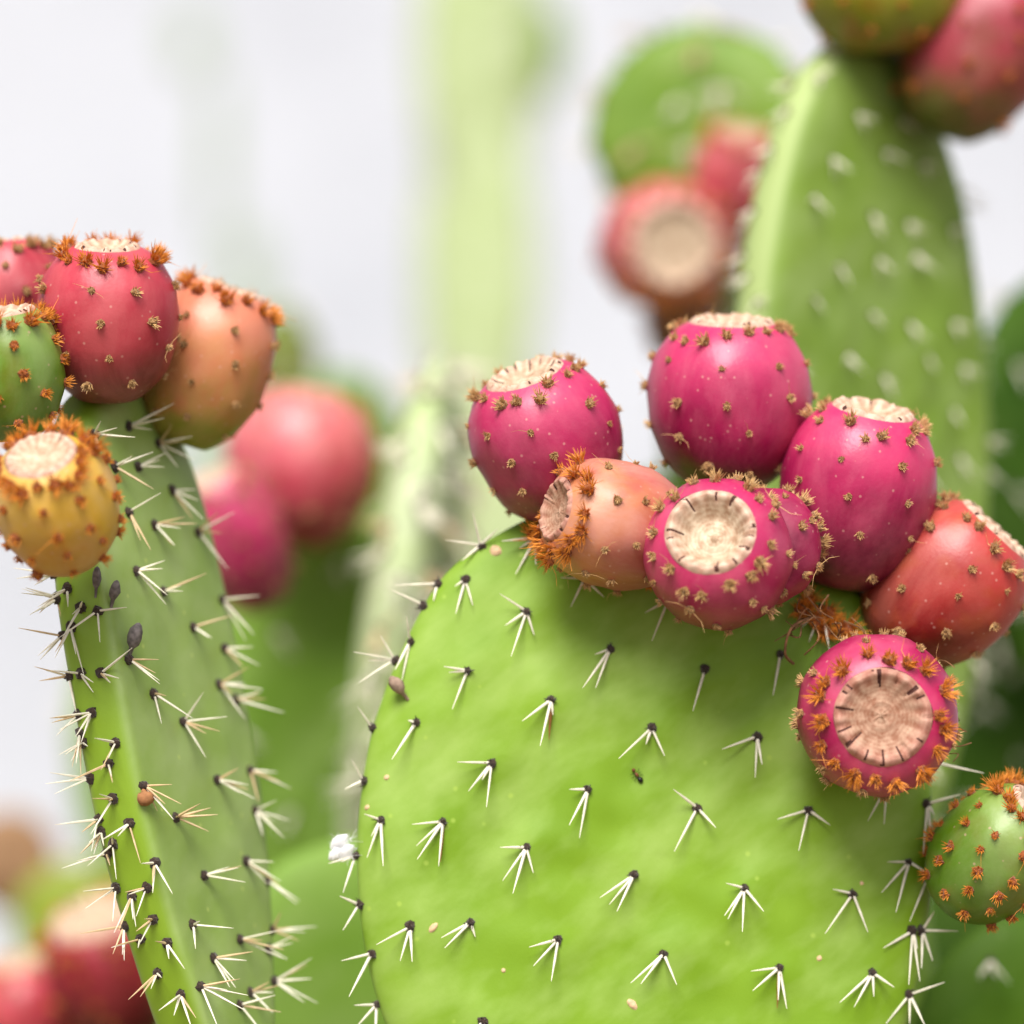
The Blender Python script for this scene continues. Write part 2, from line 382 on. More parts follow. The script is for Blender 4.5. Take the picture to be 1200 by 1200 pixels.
def grid_areoles(p, step=0.026, rim=True, jitter=0.2, meshes=CL, rng=None, front=True, back=False, rimstep=0.024, scale=1.0):
    """areoles in a slanting lattice over a pad's faces and round its rim"""
    rng = rng or random.Random(5)
    S2 = [s for s, ok in ((1, front), (-1, back)) if ok]
    rows = int(p.hl * 2 / (step * .8)) + 2
    for s in S2:
        for a in range(-rows, rows):
            for b in range(-rows, rows):
                x = (a + 0.5 * (b % 2)) * step + rng.uniform(-1, 1) * jitter * step
                y = b * step * .8 + rng.uniform(-1, 1) * jitter * step
                ang = math.atan2(x, y)
                k = np.argmin(np.abs(np.angle(np.exp(1j * (np.arctan2(p.B[:, 0], p.B[:, 1]) - ang)))))
                if math.hypot(x, y) > 0.9 * np.hypot(*p.B[k]): continue
                h, nn, i, d = p.bvh.ray_cast(p.c + p.u * x + p.v * y + p.w * (s * .3), p.w * (-s))
                if h is None: continue
                add_cluster(p, h, nn if nn.dot(p.w * s) > 0 else -nn, rng.choice(meshes), rng.uniform(.8, 1.15) * scale, rng.uniform(-.5, .5))
    if rim:
        per = np.hypot(*(np.roll(p.B, -1, 0) - p.B).T); tot = per.sum(); cum = np.cumsum(per)
        for q in range(int(tot / rimstep)):
            k = int(np.searchsorted(cum, (q + rng.uniform(-.2, .2)) * rimstep)) % len(p.B)
            x, y = p.B[k]; d = (p.u * float(x) + p.v * float(y)).normalized()
            side = rng.uniform(-.4, .4) * p.thick
            pt = p.c + p.u * float(x) + p.v * float(y) + p.w * side
            h, nn, i, dd = p.bvh.find_nearest(pt)
            if nn.dot(d) < 0: nn = -nn
            add_cluster(p, h, nn, rng.choice(meshes), rng.uniform(.85, 1.25) * scale, rng.uniform(-1, 1))

# ------------------------------------------------------------------ fruits
def prof(t, rn):
    """fruit radius along its length: round bottom, widest past the middle, shoulders curving in to the crown"""
    if t < .55: return max(0.0, 1 - ((.55 - t) / .61) ** 2.1) ** .5
    return max(0.0, 1 - ((t - .55) / .435) ** 2.2 * (1 - rn ** 2.2)) ** (1 / 2.2)

def scar_mesh(rim_r, rng, mat, dish=0.16, cracks=12):
    """the round scar the flower left: rim_r(angle) is where it meets the skin; a low lip, a stepped dish with rings, folds and radial cracks"""
    seg, rows = 120, 24
    rr = sum(rim_r(2 * math.pi * i / 12) for i in range(12)) / 12
    v, f, mi, ring, fold = [Vector((0, 0, -dish * rr * .6))], [], [], [0.0], [0.0]
    cr = [(2 * math.pi * (i + rng.uniform(-.42, .42)) / cracks, rng.uniform(.5, .85), rng.choice((.012, .018, .03, .05))) for i in range(cracks)]
    ph = rng.uniform(0, 6); nf = rng.randint(15, 19); off = Vector((rng.uniform(-.05, .05), rng.uniform(-.05, .05), 0))
    for j in range(1, rows + 1):
        r = (j / rows) ** .9
        for i in range(seg):
            t = 2 * math.pi * i / seg
            s_ = min(1, max(0, (r - .40) / .45)); s_ = s_ * s_ * (3 - 2 * s_)
            z = -dish * (1 - s_)
            if r < .40: z += dish * .22 * math.exp(-(r / .09) ** 2) + .014 * math.cos((r - .26) * 42) * math.exp(-((r - .26) / .12) ** 2)
            z += (.085 + .06 * noise.noise(Vector((math.cos(t) * 5, math.sin(t) * 5, ph)))) * math.exp(-((r - .87) / .09) ** 2)
            z += .02 * noise.noise(Vector((math.cos(t) * 2.5, math.sin(t) * 2.5, r * 3 + ph)))
            fo = .5 + .5 * math.sin(t * nf + ph + .8 * math.sin(t * 3 + ph) + r * 2)
            g = min(1, max(0, (r - .5) / .25))
            z += .03 * (fo - .5) * g * min(1, (1 - r) * 12)
            for ct, r0, wd in cr:
                da = abs((t - ct + math.pi) % (2 * math.pi) - math.pi)
                if r > r0 and r < .98 and da < wd * 1.6: z -= .07 * (1 - da / (wd * 1.6))
            if j == rows: z = -.03
            R_ = rim_r(t) * r * (1 + .035 * noise.noise(Vector((math.cos(t) * 4, math.sin(t) * 4, ph + 7))) * (1 if .3 < r < .97 else 0))
            v.append(Vector((math.cos(t) * R_, math.sin(t) * R_, z * rr)) + off * rr * (1 - r)); ring.append(r); fold.append((fo - .5) * g)
    def is_crack(j, i):
        r = ((j + .5) / rows) ** .9; t = 2 * math.pi * (i + .5) / seg
        for ct, r0, wd in cr:
            da = abs((t - ct + math.pi) % (2 * math.pi) - math.pi)
            if r0 < r < .95 and da < wd * (0.35 + .75 * (r - r0) / (1 - r0)): return 1
        return 0
    for i in range(seg): f.append((0, 1 + i, 1 + (i + 1) % seg)); mi.append(0)
    for j in range(1, rows):
        for i in range(seg):
            a = 1 + (j - 1) * seg
            f.append((a + i, a + seg + i, a + seg + (i + 1) % seg, a + (i + 1) % seg)); mi.append(is_crack(j, i))
    me = mesh('flower_scar', v, f, [mat, CRACK], mi)
    for nm, dat in (('ring', ring), ('fold', fold)):
        at = me.attributes.new(nm, 'FLOAT', 'POINT'); at.data.foreach_set('value', dat)
    return me

def fruit(plant, cx, cy, Y, axis, Rp, Lp, mat, seed, label=None, tufts='tan', rim='gold', rn=.60, scar=SCAR, rowsN=4, perrow=8, spin=0.0, fine=True, dish=.16, cracks=12, wob=.05, tuftscale=1.0):
    """axis = (right, towards the camera, up); Rp, Lp = radius and length in photo pixels at depth Y"""
    rng = random.Random(seed)
    k = SC(Y); rad, ln = Rp * k, Lp * k
    ax = Vector((axis[0], -axis[1], axis[2])).normalized()
    c = P(cx, cy, Y)
    base = c - ax * ln * 0.52
    zz = ax; ref = Vector((0, 0, 1)) if abs(ax.z) < .9 else Vector((0, -1, 0))
    xx = ref.cross(zz).normalized(); yy = zz.cross(xx)
    M = Matrix((xx, yy, zz)).transposed() @ Matrix.Rotation(spin, 3, 'Z')
    seg = 56
    def pos(t, a):
        r = prof(t, rn) * rad
        w = 1 + wob * noise.noise(Vector((math.cos(a) * .9 + seed, math.sin(a) * .9, t * 1.6))) + wob * .4 * noise.noise(Vector((math.cos(a) * 2 + seed, math.sin(a) * 2, t * 4)))
        return Vector((math.cos(a) * r * w, math.sin(a) * r * w, t * ln))
    ts = [0, .02, .05, .09, .13, .18, .23, .28, .34, .4, .46, .52, .58, .64, .7, .75, .8, .84, .88, .915, .945, .965, .985]
    # areole positions: spiral rows from base to crown
    spots = []
    for q in range(rowsN):
        t = .16 + .60 * (q / (rowsN - 1)) ** .95
        m = max(5, int(perrow * (.55 + .45 * prof(t, rn)) + .5))
        for i in range(m):
            a = 2 * math.pi * (i + .5 * (q % 2) + rng.uniform(-.16, .16)) / m + q * .21
            spots.append((t + rng.uniform(-.025, .025), a, False))
    m = max(10, int(perrow * 2.0))
    for i in range(m): spots.append((.93 + rng.uniform(-.05, .03), 2 * math.pi * (i + rng.uniform(-.25, .25)) / m, True))
    sp3 = [pos(t, a) for t, a, r in spots]
    verts, faces = [Vector((0, 0, 0))], []
    for t in ts:
        for i in range(seg):
            a = 2 * math.pi * i / seg
            p = pos(t, a)
            if fine:
                g = max(math.exp(-(p - s).length_squared / (2 * .0032 ** 2)) for s in sp3)
                d = Vector((math.cos(a), math.sin(a), 0)); p = p + d * (.0007 * g)
            verts.append(p)
    for i in range(seg): faces.append((0, 1 + (i + 1) % seg, 1 + i))
    for j in range(len(ts) - 1):
        for i in range(seg):
            a = 1 + j * seg
            faces.append((a + i, a + (i + 1) % seg, a + seg + (i + 1) % seg, a + seg + i))
    me = mesh('fruit', verts, faces, mat)
    o = bpy.data.objects.new('fruit', me); link(o, plant)
    o.matrix_local = Matrix.Translation(base - plant.location) @ M.to_4x4()
    if label: o['label'] = label
    top = bpy.data.objects.new('flower_scar', scar_mesh(lambda a: math.hypot(*pos(.985, a).xy) * 1.012, rng, scar, dish, cracks)); link(top, o)
    top.location = (0, 0, ln * .985 + rad * .012)
    A, Rm = (TUFT_TAN, TUFT_RIM) if tufts == 'tan' else (TUFT_RUST, TUFT_RIMR)
    if rim == 'orange': Rm = TUFT_RIMR
    if rim == 'small': Rm = TUFT_TAN
    world3 = M
    back_v, back_f, back_mi, back_mats = [], [], [], None
    for (t, a, isrim), p in zip(spots, sp3):
        e = 1e-3
        du = pos(min(t + .02, .985), a) - pos(max(t - .02, 0), a); dvv = pos(t, a + .05) - pos(t, a - .05)
        nn = dvv.cross(du).normalized()
        if nn.dot(Vector((p.x, p.y, 0))) < 0: nn = -nn
        wn = world3 @ nn; wp = base + world3 @ p
        me2 = rng.choice(Rm if isrim else A)
        sc = rng.uniform(.8, 1.2) * tuftscale * (.92 if isrim else .80)
        tm = Matrix.Translation(p) @ (nn.to_track_quat('Z', 'Y').to_matrix() @ Matrix.Rotation(rng.uniform(0, 6.28), 3, 'Z')).to_4x4() @ Matrix.Scale(sc, 4)
        if wn.dot((CAMP - wp).normalized()) > -0.35:
            g = bpy.data.objects.new('glochid_tuft', me2); link(g, o); g.matrix_local = tm
        elif fine:                                    # the far side, out of sight
            s = len(back_v); back_mats = list(me2.materials)
            back_v += [tm @ q.co for q in me2.vertices]; back_f += [[s + i for i in q.vertices] for q in me2.polygons]; back_mi += [q.material_index for q in me2.polygons]
    if back_v:
        g = bpy.data.objects.new('glochids', mesh('glochids', back_v, back_f, back_mats, back_mi, False)); link(g, o); g['kind'] = 'stuff'
    return o

def plant(name, base, label, group='prickly pear cacti'):
    e = bpy.data.objects.new(name, None); e.empty_display_size = .1; C.objects.link(e); e.location = base
    tag(e, label, 'cactus', group)
    return e

def lower_pads(pl, joint, mat, rng, yaw=0.0, thick=0.035, width=.72):
    """older pads and a corky trunk that carry a plant down to the ground, below the frame"""
    top = joint + Vector((0, 0, .03)); root = pl.location
    while top.z > 0.38:
        hl = min(.16, (top.z - .10) / 2); lean = (root - top); lean.z = 0
        step = lean * min(.45, (2 * hl) / max(.3, top.z))
        bot = top + step - Vector((0, 0, 2 * hl - .03))
        c = (top + bot) / 2; ya = yaw + rng.uniform(-.7, .7)
        make_pad(pl, c, Vector((math.cos(ya), math.sin(ya), 0)), (top - bot), obovate(hl * width, (top - bot).length / 2 + .02, .6, rng=rng), thick, mat, n=3, wave=.002, seg=48, rows=10)
        top = bot + Vector((0, 0, .035)); thick *= 1.15
    v, f = [], []; seg = 14; rows = 9
    for j in range(rows):
        t = j / (rows - 1); c = root.lerp(top, t) - root - Vector((0, 0, .05 * (1 - t)))
        for i in range(seg):
            a = 2 * math.pi * i / seg; r = (.075 - .035 * t) * (1 + .15 * noise.noise(Vector((math.cos(a) * 2, math.sin(a) * 2, t * 6 + joint.x * 9))))
            v.append(c + Vector((math.cos(a) * r, math.sin(a) * r, 0)))
    for j in range(rows - 1):
        for i in range(seg): f.append((j * seg + i, j * seg + (i + 1) % seg, (j + 1) * seg + (i + 1) % seg, (j + 1) * seg + i))
    f.append(tuple((rows - 1) * seg + i for i in range(seg)))
    link(bpy.data.objects.new('trunk', mesh('trunk', v, f, WOOD)), pl)

# ------------------------------------------------------------------ ground and wall
def ground():
    v, f = [], []; n = 60
    for j in range(n + 1):
        for i in range(n + 1):
            x = (i / n * 2 - 1); y = (j / n * 2 - 1)
            X = math.copysign(abs(x) ** 3 * 60, x); Yy = math.copysign(abs(y) ** 3 * 60, y) + 1
            z = .02 * noise.noise(Vector((X * 1.7, Yy * 1.7, 0))) - .012
            v.append((X, Yy, z))
    for j in range(n):
        for i in range(n): f.append((j * (n + 1) + i, j * (n + 1) + i + 1, (j + 1) * (n + 1) + i + 1, (j + 1) * (n + 1) + i))
    o = link(bpy.data.objects.new('ground', mesh('ground', v, f, plain('dry_soil', (0.20, 0.15, 0.10), .95, var=.3, scale=14)))); o['kind'] = 'structure'
ground()

WALL_Y = 5.0
def wall():
    m, n, b = newmat('whitewash'); N, L = n.nodes, n.links
    tc = N.new('ShaderNodeTexCoord'); ns = N.new('ShaderNodeTexNoise'); ns.inputs['Scale'].default_value = 1.6; ns.inputs['Detail'].default_value = 6
    L.new(tc.outputs['Object'], ns.inputs['Vector'])
    r = N.new('ShaderNodeValToRGB'); e = r.color_ramp.elements
    e[0].position = .35; e[0].color = (.43, .45, .50, 1); e[1].position = .6; e[1].color = (.515, .535, .59, 1)
    L.new(ns.outputs['Fac'], r.inputs['Fac']); L.new(r.outputs[0], b.inputs['Base Color'])
    n2 = N.new('ShaderNodeTexNoise'); n2.inputs['Scale'].default_value = 30; n2.inputs['Detail'].default_value = 5
    L.new(tc.outputs['Object'], n2.inputs['Vector'])
    bp = N.new('ShaderNodeBump'); bp.inputs['Strength'].default_value = .4; bp.inputs['Distance'].default_value = .01
    L.new(n2.outputs['Fac'], bp.inputs['Height']); L.new(bp.outputs[0], b.inputs['Normal'])
    b.inputs['Roughness'].default_value = .9; b.inputs['Specular IOR Level'].default_value = .15
    e = bpy.data.objects.new('plastered_wall', None); C.objects.link(e); e.location = (0, WALL_Y + .15, 0)
    tag(e, 'tall whitewashed plaster wall standing behind all the cacti', 'wall')
    def box(name, x0, x1, y0, y1, z0, z1, mat):
        nx, nz = 40, 14; v, f = [], []
        for s, y in ((0, y0), (1, y1)):
            for j in range(nz + 1):
                for i in range(nx + 1):
                    X, Zz = x0 + (x1 - x0) * i / nx, z0 + (z1 - z0) * j / nz
                    edge = j in (0, nz) or i in (0, nx)
                    v.append((X, y + (0 if edge else .012 * noise.noise(Vector((X * 1.3, s * 9, Zz * 1.3)))), Zz))
        q = (nx + 1) * (nz + 1)
        for j in range(nz):
            for i in range(nx):
                a = j * (nx + 1) + i
                f.append((a, a + 1, a + nx + 2, a + nx + 1)); f.append((q + a, q + a + nx + 1, q + a + nx + 2, q + a + 1))
        for i in range(nx):
            f.append((i, q + i, q + i + 1, i + 1)); t = nz * (nx + 1) + i; f.append((t, t + 1, q + t + 1, q + t))
        for j in range(nz):
            a = j * (nx + 1); f.append((a, a + nx + 1, q + a + nx + 1, q + a)); c = a + nx; f.append((c, q + c, q + c + nx + 1, c + nx + 1))
        link(bpy.data.objects.new(name, mesh(name, v, f, mat, smooth=False)), e)
    box('wall_face', -7, 7, -.15, .15, -.1, 3.2, m)
    box('coping', -7.05, 7.05, -.19, .19, 3.2, 3.28, m)
wall()

# ------------------------------------------------------------------ fruit skins
MAGENTA = fruit_mat('magenta_skin', (.09, .002, .018), (.30, .005, .063), (.50, .022, .11), (.57, .13, .20), .06, .32)  # dark base and bright top paint a shaded underside into the skin
CRIMSON = fruit_mat('crimson_skin', (.11, .003, .010), (.34, .010, .030), (.52, .045, .075), (.57, .15, .15), .06, .30)  # base darkened, top lightened: top light and shade painted in
RED = fruit_mat('coral_red_skin', (.15, .010, .006), (.30, .016, .016), (.44, .042, .038), (.50, .15, .11), .06, .32, blotch=(.36, .06, .015))
ORANGEPINK = fruit_mat('orange_pink_skin', (.34, .06, .085), (.44, .13, .08), (.54, .20, .06), (.56, .27, .22), .055, .5, blotch=(.42, .075, .07))
SALMON = fruit_mat('salmon_green_skin', (.21, .22, .015), (.48, .20, .06), (.58, .19, .11), (.58, .26, .16), .055, .32, blotch=(.52, .12, .05))
AMBER = fruit_mat('amber_skin', (.48, .18, .03), (.60, .34, .03), (.63, .40, .07), (.62, .42, .20), .05, .4, blotch=(.58, .24, .06))
DEEP = fruit_mat('deep_red_skin', (.09, .003, .008), (.19, .005, .014), (.30, .012, .03), (.36, .07, .07), .07, .25)
REDGREEN = fruit_mat('red_green_skin', (.07, .09, .006), (.24, .012, .022), (.36, .015, .05), (.42, .10, .12), .07, .25)
GREEN = fruit_mat('unripe_green_skin', (.07, .16, .003), (.10, .21, .006), (.19, .29, .05), (.25, .33, .13), .05, .35, blotch=(.13, .15, .006))
OLIVE = fruit_mat('olive_skin', (.15, .18, .006), (.22, .22, .006), (.28, .21, .01), (.30, .26, .06), .05, .2, blotch=(.30, .07, .015))
PINK = fruit_mat('soft_pink_skin', (.28, .012, .035), (.46, .05, .08), (.56, .15, .15), (.60, .26, .24), .07, .35)

# ------------------------------------------------------------------ main cactus
main = plant('prickly_pear_cactus', Vector((.10, .12, 0)), 'prickly pear cactus with a broad bright green pad and nine crowded fruits', None)
def px_outline(pts, cx, cy, Y):
    k = SC(Y); return [((x - cx) * k, (cy - y) * k) for x, y in pts]
MAIN_OUT = [(760, 572), (850, 582), (935, 622), (1005, 685), (1056, 765), (1087, 860), (1097, 955), (1093, 1050), (1078, 1140), (1050, 1230), (1000, 1320), (925, 1395), (840, 1430),
            (760, 1436), (680, 1420), (590, 1375), (515, 1305), (462, 1220), (432, 1130), (420, 1040), (421, 950), (438, 850), (474, 755), (520, 675), (590, 622), (670, 588)]
SPINES = [
 ((617,717), [(586,696),(592,733),(599,769),(626,744)]), ((548,786), [(520,781),(526,788),(530,831)]), ((546,680), [(534,719),(554,709),(533,687)]),
 ((562,637), [(554,600),(522,633),(583,620),(541,657)]), ((512,684), [(463,686),(508,704)]), ((497,710), [(458,691)]), ((482,753), [(463,785),(471,797),(476,722)]),
 ((460,772), [(414,764),(432,774),(420,800),(446,745)]), ((438,853), [(419,828)]), ((488,847), [(459,890),(478,844)]), ((628,632), [(588,634),(604,673),(628,662),(609,642)]),
 ((685,678), [(657,677),(669,711),(708,700)]), ((783,703), [(756,718),(764,751),(790,718)]), ((715,761), [(683,806),(698,806),(697,767)]), ((826,784), [(812,833)]),
 ((914,767), [(906,815)]), ((646,820), [(612,845),(633,874),(648,838)]), ((764,853), [(725,889),(779,886),(757,872)]), ((887,863), [(846,878),(885,911),(893,896)]),
 ((576,894), [(536,893),(549,927),(565,914),(570,946)]), ((689,925), [(667,925),(667,967),(679,982)]), ((817,947), [(789,925),(839,970),(790,998)]),
 ((447,961), [(427,954),(430,1005),(449,1015),(435,980)]), ((519,963), [(483,966),(488,991),(489,1007),(514,1015)]), ((617,993), [(586,993),(589,1032),(601,1047),(625,1023)]),
 ((743,1025), [(703,1052),(714,1060),(723,1068)]), ((872,1041), [(851,1035),(849,1073),(853,1077),(870,1092),(895,1068)]), ((947,949), [(911,960),(936,997),(973,967)]),
 ((1038,922), [(1017,962),(1036,966)]), ((1085,942), [(1125,931),(1082,1000),(1093,998),(1095,955)]), ((1064,1010), [(1040,1010),(1033,1046),(1050,1069),(1061,1028),(1092,1026)]),
 ((999,1047), [(976,1042),(967,1094),(1017,1092)]), ((1068,1091), [(1035,1111),(1065,1154),(1078,1150),(1075,1112)]), ((1091,1092), [(1123,1091),(1095,1068),(1080,1135),(1093,1126)]),
 ((1064,1165), [(1107,1151),(1038,1200),(1084,1202),(1066,1200)]), ((1022,1140), [(984,1175),(1001,1180),(1048,1157),(1024,1168)]), ((913,1134), [(880,1138),(882,1161),(912,1172),(922,1182)]),
 ((778,1118), [(739,1152),(751,1153),(786,1138),(793,1154)]), ((654,1101), [(620,1110),(625,1132),(646,1150)]), ((551,1081), [(517,1099),(521,1111),(557,1098)]),
 ((481,1086), [(441,1107),(469,1126),(483,1127)]), ((437,1117), [(400,1126),(409,1168)]), ((434,1180), [(415,1178),(418,1203),(440,1215)]), ((566,1197), [(540,1225),(570,1240)]),
 ((699,1215), [(670,1240),(700,1255)]), ((842,1222), [(815,1250),(845,1265)]), ((962,712), [(948,752),(972,762),(940,735)]), ((975,1232), [(950,1260),(985,1270)]),
 ((419,1003), [(400,1010),(402,1046),(385,1012)]), ((1095,890), [(1153,906),(1112,896)]), ((1097,1030), [(1066,1080),(1110,1060)]), ((1050,800), [(1040,850),(1060,845)]),
 ((428,915), [(404,925),(412,890)]), ((423,1060), [(398,1050),(402,1090)])]
PADY = 0.02
mc = P(757, 1000, PADY)
tilt = R(5)
mu, mv = Vector((1, 0.06, 0)).normalized(), Vector((0, math.sin(tilt), math.cos(tilt)))
k = SC(PADY)
mpad = make_pad(main, mc, mu, mv, px_outline(MAIN_OUT, 757, 1000, PADY), .025, G_MAIN, n=5, areoles=[((x - 757) * k, (1000 - y) * k, 1) for (x, y), t in SPINES],
                seg=160, rows=52, wave=.0030, bump=.0013, label='broad bright yellow-green pad facing front, dotted with white spines')

def pixel_cluster(p, base, tips, mats=None, rng=random, lift=.5, rusty=False):
    h, nn = hit(p, *base)
    v, f, mi = [], [], []
    k = SC(h.y)
    dome(v, f, mi, Vector((0, 0, 0)), nn, .0019 * rng.uniform(.85, 1.15), .0019, 0, rng=rng, jit=.3)
    for j in range(5):
        q = nn.orthogonal().normalized(); q = q * rng.uniform(-1, 1) + nn.cross(q) * rng.uniform(-1, 1)
        cone(v, f, mi, q * .001, q * .0022 + nn * .0024, .0003, .0001, 0, 3)
    for i, (x, y) in enumerate(tips):
        ln = math.hypot(x - base[0], y - base[1]) * k
        tip = P(x, y, h.y - ln * lift * rng.uniform(.6, 1.3)) - h
        s0 = Vector((tip.x, 0, tip.z)).normalized() * .0007 + nn * .0008
        cone(v, f, mi, s0, tip, .00050 * rng.uniform(.8, 1.15), .0001, 1, 6)
    if rusty: cone(v, f, mi, Vector((0, 0, 0)), Vector((-.0008, -.002, -.014)), .0007, .0001, 2, 5)
    o = bpy.data.objects.new('spine_cluster', mesh('spine_cluster', v, f, [AREOLE, SPINE, SPINE_R], mi, False)); link(o, p.o); o.location = h - p.c
    return o
rg2 = random.Random(11)
for b_, t_ in SPINES: pixel_cluster(mpad, b_, t_, rng=rg2, rusty=b_ in ((519,963), (913,1134), (646,820)))
grid_areoles(mpad, rim=False, front=False, back=True, meshes=CL, step=.034)

def speck(p, x, y, a, b_, col, name='cork_speck'):
    h, nn = hit(p, x, y)
    v, f = [], []; seg = 10
    t1 = nn.orthogonal().normalized(); t2 = nn.cross(t1)
    for j, (r, z) in enumerate(((1, -.1), (.75, .3), (.3, .45))):
        for i in range(seg):
            q = 2 * math.pi * i / seg; v.append((t1 * math.cos(q) * a + t2 * math.sin(q) * b_) * r * rg2.uniform(.85, 1.1) + nn * z * min(a, b_))
    for j in range(2):
        for i in range(seg): f.append((j * seg + i, j * seg + (i + 1) % seg, (j + 1) * seg + (i + 1) % seg, (j + 1) * seg + i))
    f.append(tuple(2 * seg + i for i in range(seg)))
    o = bpy.data.objects.new(name, mesh(name, v, f, col)); link(o, p.o); o.location = h - p.c
CORK = plain('pale_cork', (.62, .42, .25), .8, scale=800)
for x, y, a, b_ in ((508,1087,.0023,.0012), (741,1177,.0015,.0025), (960,1123,.0011,.001), (430,946,.0012,.001), (581,645,.0022,.0026), (453,911,.0011,.001), (590,1137,.0009,.0009), (1010,1035,.0009,.0008)):
    speck(mpad, x, y, a, b_, CORK)

fruit(main, 640, 515, .018, (-.30, .32, .90), 88, 178, MAGENTA, 1, 'magenta fruit with cream crown, leaning out at the shoulder of the pad', rim='gold', rn=.53, spin=.5)
fruit(main, 855, 469, .035, (.02, .17, 1), 95, 196, MAGENTA, 2, 'tall upright magenta fruit with a flat cream crown', rn=.52, spin=1.1, wob=.03)
fruit(main, 1004, 576, .020, (.17, .24, .93), 91, 212, MAGENTA, 3, 'largest magenta fruit, cream crown tipped slightly outwards', rn=.53, spin=.2, wob=.03)
fruit(main, 722, 615, -.004, (-.86, .42, .22), 75, 172, ORANGEPINK, 4, 'orange-pink fruit lying on its side, crown pointing outwards', tufts='tan', rim='orange', rn=.50, scar=SCAR_PINK, spin=.8)
fruit(main, 842, 650, -.018, (-.17, .88, .34), 87, 160, MAGENTA, 5, 'magenta fruit showing its round cracked cream scar to the front', rn=.60, spin=.3, dish=.36, cracks=14, wob=.04)
fruit(main, 893, 640, -.006, (.62, -.45, .12), 68, 125, MAGENTA, 6, 'small magenta lobe fused to the side of a cream-scarred fruit', rn=.45, spin=.9)
fruit(main, 1106, 686, .028, (.66, .14, .72), 87, 188, RED, 7, 'coral red fruit leaning outwards with its bristly crown seen from the side', rim='gold', rn=.60, spin=.6, dish=.1)
fruit(main, 1027, 838, -.013, (.0, .97, .03), 94, 150, MAGENTA, 8, 'magenta fruit facing front with a pinkish scar split by radial cracks', tufts='tan', rim='orange', rn=.60, scar=SCAR_PINK, perrow=9, spin=1.5, dish=.13, cracks=16, wob=.03)
fruit(main, 1166, 1000, .004, (.60, .34, .68), 70, 164, GREEN, 9, 'unripe green fruit with rust red bristle tufts on the rim of the pad', tufts='rust', rim='orange', rn=.56, scar=SCAR, spin=.4, rowsN=5, perrow=10)
# matted bristles where the fruits meet the rim
for x, y, Y in ((960,690,.0), (948,705,.0), (972,720,.0), (1000,705,.0), (985,735,.002), (1015,725,.0), (950,625,-.015), (640,605,0), (625,600,.0), (1110,790,.0), (1105,830,.0), (1118,860,.0), (1115,775,.005), (1098,760,0)):
    h, nn, i, d = mpad.bvh.find_nearest(P(x, y, Y))
    if nn.dot(CAMP - h) < 0: nn = -nn
    g = bpy.data.objects.new('glochid_tuft', rg2.choice(TUFT_RIMR if x < 1090 else TUFT_RIM)); link(g, mpad.o)
    g.matrix_local = Matrix.Translation(h - mpad.c) @ (nn.to_track_quat('Z', 'Y').to_matrix() @ Matrix.Rotation(rg2.uniform(0, 6), 3, 'Z')).to_4x4() @ Matrix.Scale(rg2.uniform(1.2, 1.7), 4)
FIB = plain('dry_brown_fibre', (.20, .10, .045), .8, var=.4)
def fibre(pts, r=.0004):
    q = [P(*a) for a in pts]; v, f, mi = [], [], []
    m = len(q); path = []
    for i in range(m - 1):
        p0, p1, p2, p3 = q[max(0, i - 1)], q[i], q[i + 1], q[min(m - 1, i + 2)]
        for k_ in range(5):
            u = k_ / 5; path.append(.5 * (2 * p1 + (p2 - p0) * u + (2 * p0 - 5 * p1 + 4 * p2 - p3) * u * u + (3 * p1 - p0 - 3 * p2 + p3) * u ** 3))
    path.append(q[-1])
    for a, b_ in zip(path, path[1:]): cone(v, f, mi, a - mpad.c, b_ - mpad.c, r, r * .9, 0, 4)
    link(bpy.data.objects.new('dry_fibre', mesh('dry_fibre', v, f, FIB, None, False)), mpad.o)
fibre([(955, 722, 0), (928, 735, -.006), (920, 765, -.004), (930, 778, .002)], .0006)
for q_ in range(16):
    x, y = rg2.uniform(935, 1000), rg2.uniform(690, 735)
    fibre([(x, y, .004), (x + rg2.uniform(-22, 22), y + rg2.uniform(-8, 22), -.006), (x + rg2.uniform(-30, 30), y + rg2.uniform(5, 40), -.002)], rg2.uniform(.00018, .0004))
for q_ in range(10):
    x, y = rg2.uniform(1095, 1125), rg2.uniform(770, 900)
    fibre([(x - 10, y, .002), (x + rg2.uniform(0, 15), y + rg2.uniform(-8, 12), -.004), (x + rg2.uniform(-10, 22), y + rg2.uniform(-12, 26), -.006)], rg2.uniform(.00015, .0003))
lower_pads(main, P(757, 1425, .02), G_MAIN, random.Random(21))

